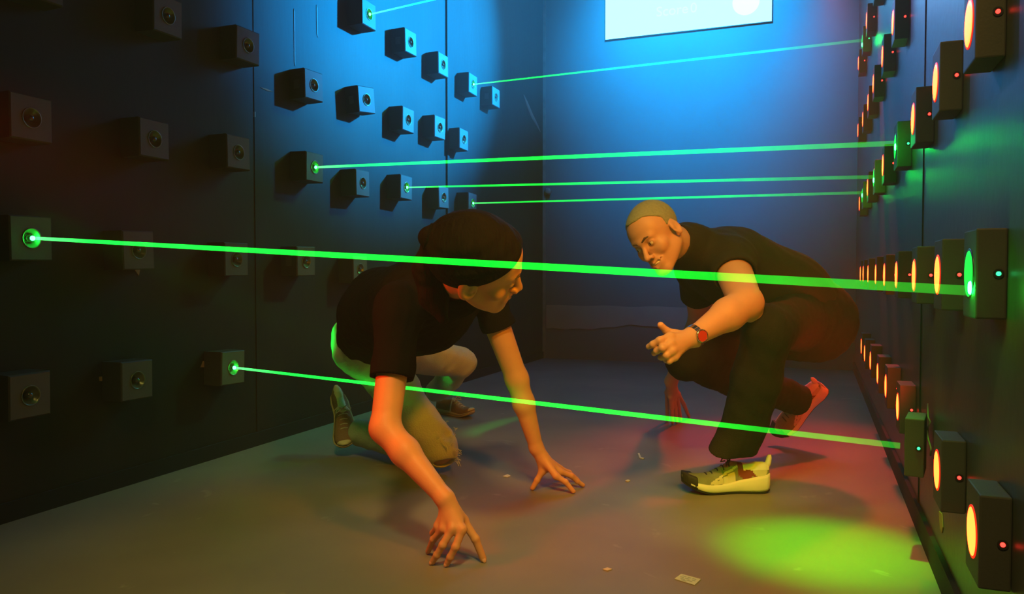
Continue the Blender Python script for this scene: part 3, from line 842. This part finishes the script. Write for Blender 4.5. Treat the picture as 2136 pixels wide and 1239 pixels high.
finger(body, [kn['ix'], mid(kn['ix'], tips['ix'], .5, .004, .004, .014), mid(kn['ix'], tips['ix'], .78, .001, .001, .008), tips['ix']], .0108, .0080)
finger(body, [kn['md'], mid(kn['md'], tips['md'], .5, .002, .005, .014), mid(kn['md'], tips['md'], .78, .001, .002, .008), tips['md']], .0106, .0080)
finger(body, [kn['rg'], mid(kn['rg'], tips['rg'], .5, -.006, .004, .006), tips['rg']], .0100, .0075)
finger(body, [kn['pk'], mid(kn['pk'], tips['pk'], .5, -.008, .003, .004), tips['pk']], .0092, .0070)
finger(body, [kn['th'], mid(kn['th'], tips['th'], .5, .006, .004, .006), tips['th']], .0122, .0092)
# far hand (left)
wl = w['wrL']; palL = P(1143, 972, 2.70)
tl = dict(th=onZ(1111, 1018, tipz), ix=onZ(1196, 1025, tipz), md=onZ(1216, 1012, tipz), rg=onZ(1205, 1001, tipz), pk=onZ(1180, 992, tipz))
kl = dict(ix=P(1160, 993, 2.66), md=P(1168, 984, 2.70), rg=P(1167, 977, 2.75), pk=P(1160, 972, 2.80), th=P(1131, 983, 2.70))
body += [('u', Cap(wl, palL, .0235, .022), .015), ('u', Cap(wl.lerp(palL, .3), kl['th'], .016, .0125), .012)]
for f in ('ix', 'md', 'rg', 'pk'): body += [('u', Cap(wl.lerp(palL, .4), kl[f], .015, .0118), .012)]
finger(body, [kl['ix'], mid(kl['ix'], tl['ix'], .5, .003, .006), tl['ix']], .0105, .0078)
finger(body, [kl['md'], mid(kl['md'], tl['md'], .45, .003, .007), mid(kl['md'], tl['md'], .75, 0, .002), tl['md']], .0105, .0078)
finger(body, [kl['rg'], mid(kl['rg'], tl['rg'], .5, .002, .006), tl['rg']], .0100, .0075)
finger(body, [kl['pk'], mid(kl['pk'], tl['pk'], .5, .002, .005), tl['pk']], .0090, .0070)
finger(body, [kl['th'], mid(kl['th'], tl['th'], .5, -.001, -.002), tl['th']], .0115, .0088)
VX = .003
def sub(name, ops, vox, m, parent): return sdf_mesh(name, ops, vox, m, parent)
def fix(root):
    """children were built in world space: keep them there under the moved root"""
    inv = Matrix.Translation(root.location).inverted()
    for ch in root.children: ch.matrix_parent_inverse = inv
sub('body', body, VX, M['skin'], woman)
for a_, b_, r_ in ((tips['ix'], mid(kn['ix'], tips['ix'], .78, .001, .001, .008), .0080), (tips['md'], mid(kn['md'], tips['md'], .78, .001, .002, .008), .0080), (tips['th'], mid(kn['th'], tips['th'], .5, .006, .004, .006), .0092)):
    nail(woman, a_, b_, UP * 1 + BACK * 1.2, r_)
# hair pulled back into a ponytail
def hair_region_w(X):
    q = HW.loc(X); x, y, z = q[:, 0], q[:, 1], q[:, 2]
    front = (.090 - np.maximum(0, .082 - y) * 1.2) - z                          # positive below the hairline
    back = (-.062 - z) + (y + .02) * -0.0
    reg = np.where(y > -.020, front, -1.0)
    low = np.where(y <= -.020, (-.072 - z), -1.0)
    return np.maximum(reg, low)
hair = [('u', HW.ell(0, -.020, .034, .083, .104, .089), 0), ('u', HW.ell(0, -.050, .012, .072, .072, .076), .03),
        ('u', HW.ell(0, .032, .036, .070, .060, .070), .02),
        ('i', Fn(hair_region_w), .010)]
tie = HW.p(.0, -.125, .028)
tail = [tie, P(918, 508, 1.99), P(900, 560, 2.03), P(905, 620, 2.04), P(925, 665, 2.02)]
rad = [.024, .045, .046, .036, .014]
for i in range(4): hair.append(('u', Cap(tail[i], tail[i + 1], rad[i], rad[i + 1]), .02))
hair.append(('n', noise(.0022, 150, 3, dirn=HW.d(0, 1, .4)), 0))
sub('hair', hair, .003, M['hair'], woman)
bm = tube_bm([tie + (HW.X * math.cos(a) + HW.U * math.sin(a)) * .029 for a in np.linspace(0, 2 * math.pi, 20)[:-1]], .006, 8, closed=True)
from_bm('hair_tie', bm, M['shirt'], woman, True)
for q in (-1, 1): sub('eyebrow', brow_ops(HW, q, False), .0015, M['brow'], woman)
for q in (-1, 1):                                    # lowered lashes
    pts = [HW.p(q * x_, y_, z_) for x_, y_, z_ in ((.020, .0815, -.0035), (.027, .0855, -.0062), (.034, .0855, -.0065), (.041, .0805, -.0045), (.045, .0765, -.0020))]
    from_bm('eyelashes', tube_bm(pts, [.0006, .0011, .0012, .0011, .0005], 6), M['brow'], woman, True)
lp = []
for q in (-1, 1):
    lp += [('u', HW.cap((0, .0962, -.0648), (q * .022, .0832, -.0682), .0048, .0022), .003), ('u', HW.cap((0, .0952, -.0762), (q * .021, .0825, -.0702), .0054, .0022), .003)]
sub('lips', lp, .0015, M['lips'], woman)
# t-shirt
def hem(o, a, b, f, r):
    p = a.lerp(b, f); o.append(('i', None, 0, p, (b - a).normalized(), r))
def cutcap(a, b, f, r):
    """removes everything beyond fraction f of the limb, only near that limb; f<1"""
    a, b = V(a), V(b); ab = b - a; L = float(np.linalg.norm(ab)); n = ab / L; p = a + ab * f
    def fn(X):
        t = (X - a) @ n; q = X - a - t[:, None] * n; rr = np.sqrt((q * q).sum(1))
        return np.maximum(f * L - t, rr - r)          # inside the cutter where negative
    return Fn(fn)
shirt = [('u', Cap(w['pel'].lerp(w['waist'], .25), w['waist'], .148, .150), .05), ('u', Cap(w['waist'], w['chest'], .150, .150), .06),
         ('u', Cap(w['waist'] - Vector((0, 0, .045)), w['chest'] - Vector((0, 0, .035)), .115, .125), .05),
         ('u', Cap(w['shR'], w['shL'], .068, .066), .07), ('u', Cap(w['chest'].lerp(w['neck'], .4), w['neck'], .080, .064), .05), ('u', Cap(w['neck'], w['neck'].lerp(HW.p(0, -.03, -.04), .35), .062, .060), .03),
         ('u', Cap(w['shR'], w['shR'].lerp(w['elR'], .66), .066, .061), .03), ('u', Cap(w['shL'], w['shL'].lerp(w['elL'], .55), .062, .056), .03),
         ('n', noise(.006, 22, 5, dirn=w['chest'] - w['pel']), 0), ('n', noise(.0018, 70, 6), 0),
         ('s', cutcap(w['shR'], w['elR'], .60, .11), .003), ('s', cutcap(w['shL'], w['elL'], .42, .10), .003),
         ('s', Cap(w['shR'].lerp(w['elR'], .50), w['elR'], .050, .050), .002), ('s', Cap(w['shL'].lerp(w['elL'], .34), w['elL'], .0485, .047), .002),
         ('s', Cap(w['neck'].lerp(HW.p(0, -.03, -.03), .42), HW.p(0, -.03, -.03), .053, .075), .004)]
sub('t_shirt', shirt, .004, M['shirt'], woman)
# jeans
jn = [('u', Ell(w['pel'], (.152, .155, .135)), .05), ('u', Cap(w['pel'], w['waist'].lerp(w['pel'], .35), .142, .125), .05)]
for hp, kn_, an in (('hpR', 'knR', 'anR'), ('hpL', 'knL', 'anL')):
    jn += [('u', Cap(w[hp], w[kn_], .100, .068), .04), ('u', Cap(w[kn_], w[kn_].lerp(w[an], .4), .064, .066), .03), ('u', Cap(w[kn_].lerp(w[an], .4), w[an], .066, .054), .02)]
jn += [('n', noise(.005, 30, 9), 0), ('n', noise(.0018, 80, 10), 0)]
ripc = P(934, 905, 2.86); rip2 = P(932, 968, 2.87)
jn += [('s', Ell(ripc, (.024, .05, .030)), .002), ('s', Ell(rip2, (.050, .05, .020)), .002),
       ('s', cutcap(w['knR'], w['anR'], .93, .10), .003), ('s', cutcap(w['knL'], w['anL'], .93, .10), .003), ('i', Fn(lambda X: .004 - X[:, 2]), 0)]
sub('jeans', jn, .004, M['jeans'], woman)
bm = bmesh.new(); rs = random.Random(4)
for i in range(26):
    a = rs.uniform(0, 6.28); c0 = P(934 + 16 * math.cos(a), 905 + 22 * math.sin(a), 2.835)
    e = c0 + RIGHT * rs.uniform(-.012, .016) + UP * rs.uniform(-.02, .012) + BACK * rs.uniform(0, .008)
    m_ = c0.lerp(e, .5) + UP * rs.uniform(-.006, .006); tube_bm([c0, m_, e], .0009, 5, bm=bm)
for i in range(16):
    c0 = P(952 + rs.uniform(-6, 3), 945 + rs.uniform(-10, 18), 2.85); e = c0 + RIGHT * rs.uniform(.004, .016) + UP * rs.uniform(-.02, .006)
    tube_bm([c0, c0.lerp(e, .5) + UP * .002, e], .0009, 5, bm=bm)
from_bm('frayed_threads', bm, M['fray'], woman)
belt = []
# back pocket stitching and belt line are seen as thin ridges
for y_, r_ in ((.0, .147),):
    c_ = w['waist'].lerp(w['pel'], .45); ax = (w['waist'] - w['pel']).normalized(); s1_ = ax.orthogonal().normalized(); s2_ = ax.cross(s1_)
pr = dict(out='gum', mid='gum', lace='lace', upper=['shoe_b', 'shoe_c'], paint=lambda t, z, y: 1 if (.40 < t < .44 or (t > .93) or (z > .085)) else 0)
# far shoe flat on its sole; near shoe on its toes behind the kneeling shin
make_shoe(woman, .25, pr, onZ(950, 867, .001), cdir(.80, -.02, .6) * Vector((1, 1, 0)), (0, 0, 1), 1, False)
sh2f = (Vector((0, 0, -1)) + cdir(.10, 0, .25)).normalized()
make_shoe(woman, .28, pr, P(712, 885, 3.28), sh2f, cdir(.25, .1, 1.0), 1, False)
fix(woman)

# ================================================================== the man squatting at right
man = empty('person', (-.15, 2.9, 0))
tag(man, 'person with short grey hair squatting by the right wall, gesturing with one hand', 'person')
HM = Head(P(1368, 491, 2.62), cdir(-.58, -.52, .63), cdir(-.66, .74, .12), .97)
m = dict(
    pel=P(1690, 668, 2.98), waist=P(1640, 615, 2.93), chest=P(1530, 560, 2.86), neck=P(1437, 515, 2.74),
    shL=P(1522, 545, 2.70), elL=P(1556, 632, 2.46), wrL=P(1447, 702, 2.36),
    shR=P(1455, 560, 3.02), elR=P(1462, 665, 3.30), wrR=P(1400, 795, 3.72),
    hpL=P(1672, 668, 2.86), knL=P(1598, 690, 2.50), anL=P(1543, 930, 2.66),
    hpR=P(1655, 680, 3.06), knR=P(1432, 750, 3.02), anR=P(1672, 838, 3.30))
body = [('u', Ell(m['pel'], (.15, .15, .135)), .05), ('u', Cap(m['pel'], m['waist'], .13, .125), .05), ('u', Cap(m['waist'], m['chest'], .125, .14), .05),
        ('u', Cap(m['shR'], m['shL'], .066, .066), .06), ('u', Cap(m['chest'].lerp(m['neck'], .5), m['neck'], .075, .058), .05), ('u', Cap(m['neck'], HM.p(0, -.035, -.045), .058, .062), .03)]
body += head_ops(HM, True, 1.0)
arm(body, m['shL'], m['elL'], m['wrL'], (.064, .052, .050, .0290))
arm(body, m['shR'], m['elR'], m['wrR'], (.062, .050, .047, .0290))
for hp, kn_, an in (('hpR', 'knR', 'anR'), ('hpL', 'knL', 'anL')):
    body += [('u', Cap(m[hp], m[kn_], .090, .060), .04), ('u', Cap(m[kn_], m[kn_].lerp(m[an], .35), .056, .056), .03), ('u', Cap(m[kn_].lerp(m[an], .35), m[an], .056, .040), .02)]
# near (left) hand: back of the hand to the viewer, thumb up, fingers pointing left
wr = m['wrL']; pl = P(1415, 716, 2.33)
km = dict(ix=P(1398, 702, 2.31), md=P(1399, 716, 2.295), rg=P(1402, 731, 2.29), pk=P(1407, 744, 2.30), th=P(1409, 697, 2.345))
body += [('u', Cap(wr, pl, .030, .026), .018)]
for f in ('ix', 'md', 'rg', 'pk'): body += [('u', Cap(wr.lerp(pl, .45), km[f], .0185, .0135), .012)]
body += [('u', Cap(wr.lerp(pl, .3), km['th'], .018, .0135), .012)]
finger(body, [km['ix'], P(1376, 710, 2.29), P(1362, 718, 2.30), P(1353, 723, 2.315)], .0118, .0088)
finger(body, [km['md'], P(1382, 726, 2.28), P(1370, 732, 2.30), P(1364, 737, 2.325)], .0116, .0086)
finger(body, [km['rg'], P(1390, 741, 2.285), P(1380, 745, 2.31), P(1377, 746, 2.335)], .0112, .0084)
finger(body, [km['pk'], P(1396, 753, 2.295), P(1389, 752, 2.32)], .0104, .0080)
finger(body, [km['th'], P(1390, 690, 2.34), P(1378, 678, 2.33)], .0125, .0100)
# far (right) hand propped on the floor
wr = m['wrR']; pl = P(1402, 815, 3.78)
t4 = dict(th=P(1392, 849, 3.95), ix=P(1437, 843, 4.05), md=P(1420, 845, 3.95), rg=P(1412, 848, 3.9), pk=P(1403, 850, 3.88))
zt = min(v.z for v in t4.values())
body += [('u', Cap(wr, pl, .029, .026), .018)]
k4 = dict(th=P(1392, 818, 3.80), ix=P(1414, 822, 3.86), md=P(1411, 825, 3.82), rg=P(1405, 827, 3.80), pk=P(1399, 827, 3.78))
for f in k4:
    tp = t4[f]; tp.z = .010 + .0 * tp.z
    kk = k4[f]
    body += [('u', Cap(wr.lerp(pl, .45), kk, .019, .0135), .012)]
    finger(body, [kk, kk.lerp(tp, .5) + Vector((0, 0, .008)), tp], .0120, .0090)
sub('body', body, VX, M['skin_m'], man)
def hair_region_m(X):
    q = HM.loc(X); x, y, z = q[:, 0], q[:, 1], q[:, 2]
    front = (.104 - np.maximum(0, .078 - y) * 1.05) + np.clip(np.abs(x) - .020, 0, .022) * .6 - z
    side = (.000 - z)
    reg = np.where(y > .010, np.maximum(front, -1), -1.0)
    reg2 = np.where(y <= .010, np.where(y > -.035, .012 - z, -.055 - z), -1.0)
    return np.maximum(reg, reg2)
hair = [('u', HM.ell(0, -.018, .035, .0805, .0985, .0885), 0), ('u', HM.ell(0, .030, .030, .0675, .0560, .0660), .03), ('i', Fn(hair_region_m), .006), ('n', noise(.0006, 400, 2), 0)]
sub('hair', hair, .0025, M['hair_m'], man)
for q in (-1, 1): sub('eyebrow', brow_ops(HM, q, True), .0015, M['brow'], man)
eye_parts(HM, man, (.45, .8, -.1), True)
lp = []
for q in (-1, 1):
    lp += [('u', HM.cap((0, .0966, -.0620), (q * .030, .0785, -.0585), .0034, .0020), .003), ('u', HM.cap((0, .0946, -.0845), (q * .029, .0780, -.0605), .0044, .0020), .003)]
sub('lips', lp, .0015, M['lips'], man)
sub('teeth', [('u', HM.ell(0, .0790, -.0690, .023, .0160, .0062), 0)], .0015, M['teeth'], man)
shirt = [('u', Cap(m['pel'].lerp(m['waist'], .5), m['waist'], .150, .150), .05), ('u', Cap(m['waist'], m['chest'], .150, .155), .06),
         ('u', Cap(m['shR'], m['shL'], .082, .080), .07), ('u', Cap(m['chest'].lerp(m['neck'], .4), m['neck'], .105, .080), .05), ('u', Cap(m['neck'], m['neck'].lerp(HM.p(0, -.035, -.05), .5), .078, .070), .03),
         ('u', Cap(m['shL'], m['shL'].lerp(m['elL'], .5), .080, .074), .03), ('u', Cap(m['shR'], m['shR'].lerp(m['elR'], .55), .076, .070), .03),
         ('n', noise(.006, 20, 15, dirn=m['chest'] - m['pel']), 0), ('n', noise(.0018, 70, 16), 0),
         ('s', cutcap(m['shL'], m['elL'], .38, .12), .003), ('s', cutcap(m['shR'], m['elR'], .50, .12), .003),
         ('s', Cap(m['shL'].lerp(m['elL'], .28), m['elL'], .066, .066), .002), ('s', Cap(m['shR'].lerp(m['elR'], .4), m['elR'], .060, .058), .002),
         ('s', Cap(m['neck'].lerp(HM.p(0, -.03, -.04), .62), HM.p(0, -.03, -.04), .060, .076), .004)]
sub('t_shirt', shirt, .004, M['shirt_m'], man)
tr = [('u', Ell(m['pel'], (.168, .165, .150)), .05), ('u', Cap(m['pel'], m['waist'].lerp(m['pel'], .35), .150, .138), .05)]
for hp, kn_, an in (('hpR', 'knR', 'anR'), ('hpL', 'knL', 'anL')):
    tr += [('u', Cap(m[hp], m[kn_], .108, .076), .04), ('u', Cap(m[kn_], m[kn_].lerp(m[an], .4), .074, .076), .03), ('u', Cap(m[kn_].lerp(m[an], .4), m[an], .076, .066), .02)]
tr += [('u', Cap(m['anL'].lerp(m['knL'], .2), P(1500, 957, 2.64), .060, .050), .03)]
tr += [('n', noise(.006, 26, 19), 0), ('n', noise(.0018, 80, 20), 0), ('s', cutcap(m['knL'], m['anL'], 1.02, .14), .004), ('s', cutcap(m['knR'], m['anR'], .98, .11), .004)]
sub('trousers', tr, .004, M['trousers'], man)
def paint(t, z, y):
    if z > .078 and t < .30: return 3
    if ((t - .11) / .085) ** 2 + ((z - .078) / .022) ** 2 < 1: return 2
    if .16 <= t < .36 and z > .050 + .008 * math.sin(t * 40): return 1
    if .40 < t < .72 and .034 < z < .046 + (.62 - t) * .13 and z < .046 + (t - .38) * .9: return 2
    if abs(z - (.102 - (t - .3) * .16)) < .004 and .25 < t < .7: return 2
    return 0
pm = dict(out='shoe_k', mid='shoe_w', lace='shoe_k', upper=['shoe_o', 'shoe_r', 'shoe_c', 'shoe_w'], paint=paint)
make_shoe(man, .30, pm, onZ(1512, 1026, .001), cdir(-1.0, 0, .05) * Vector((1, 1, 0)), (0, 0, 1), -1, True)
a_, b_ = P(1640, 900, 3.42), P(1722, 812, 3.34)
f2 = (a_ - b_).normalized()
make_shoe(man, .30, pm, a_.lerp(b_, .45), f2, cdir(-.75, .35, .55), -1, True)
# watch
wt = empty('wristwatch', (0, 0, 0)); wt.parent = man
ax = (m['wrL'] - m['elL']).normalized(); wc = m['wrL'] - ax * .004
n1 = (BACK - ax * BACK.dot(ax)).normalized(); n2 = ax.cross(n1)
bm = bmesh.new()
for i in range(22):
    a = 2 * math.pi * i / 22; r = .0335
    c = wc + (n1 * math.cos(a) + n2 * math.sin(a)) * r
    t_ = (-n1 * math.sin(a) + n2 * math.cos(a)); nn = (n1 * math.cos(a) + n2 * math.sin(a))
    rr = bmesh.ops.create_cube(bm, size=1.0)
    Mx = Matrix((t_ * .0085, ax * .018, nn * .0035)).transposed().to_4x4(); Mx.translation = c
    bmesh.ops.transform(bm, matrix=Mx, verts=rr['verts'])
from_bm('bracelet', bm, M['steel'], wt)
dn = (n1 * .88 - n2 * .12 + ax * .05).normalized()
side_dn = dn if (dn.dot(UP) < .2) else dn
cw = wc + side_dn * .036
Mx = side_dn.to_track_quat('X', 'Z').to_matrix().to_4x4(); Mx.translation = cw
bm = lathe_bm([(-.006, 0), (-.006, .019), (.004, .0205), (.0055, .0185), (.0045, .0165)], 32); bmesh.ops.transform(bm, matrix=Mx, verts=bm.verts)
cs = from_bm('watch_case', bm, M['steel'], wt, True)
bm = lathe_bm([(.0040, .0165), (.0044, 0)], 32); bmesh.ops.transform(bm, matrix=Mx, verts=bm.verts)
from_bm('dial', bm, M['dial'], cs, True)
fix(man)
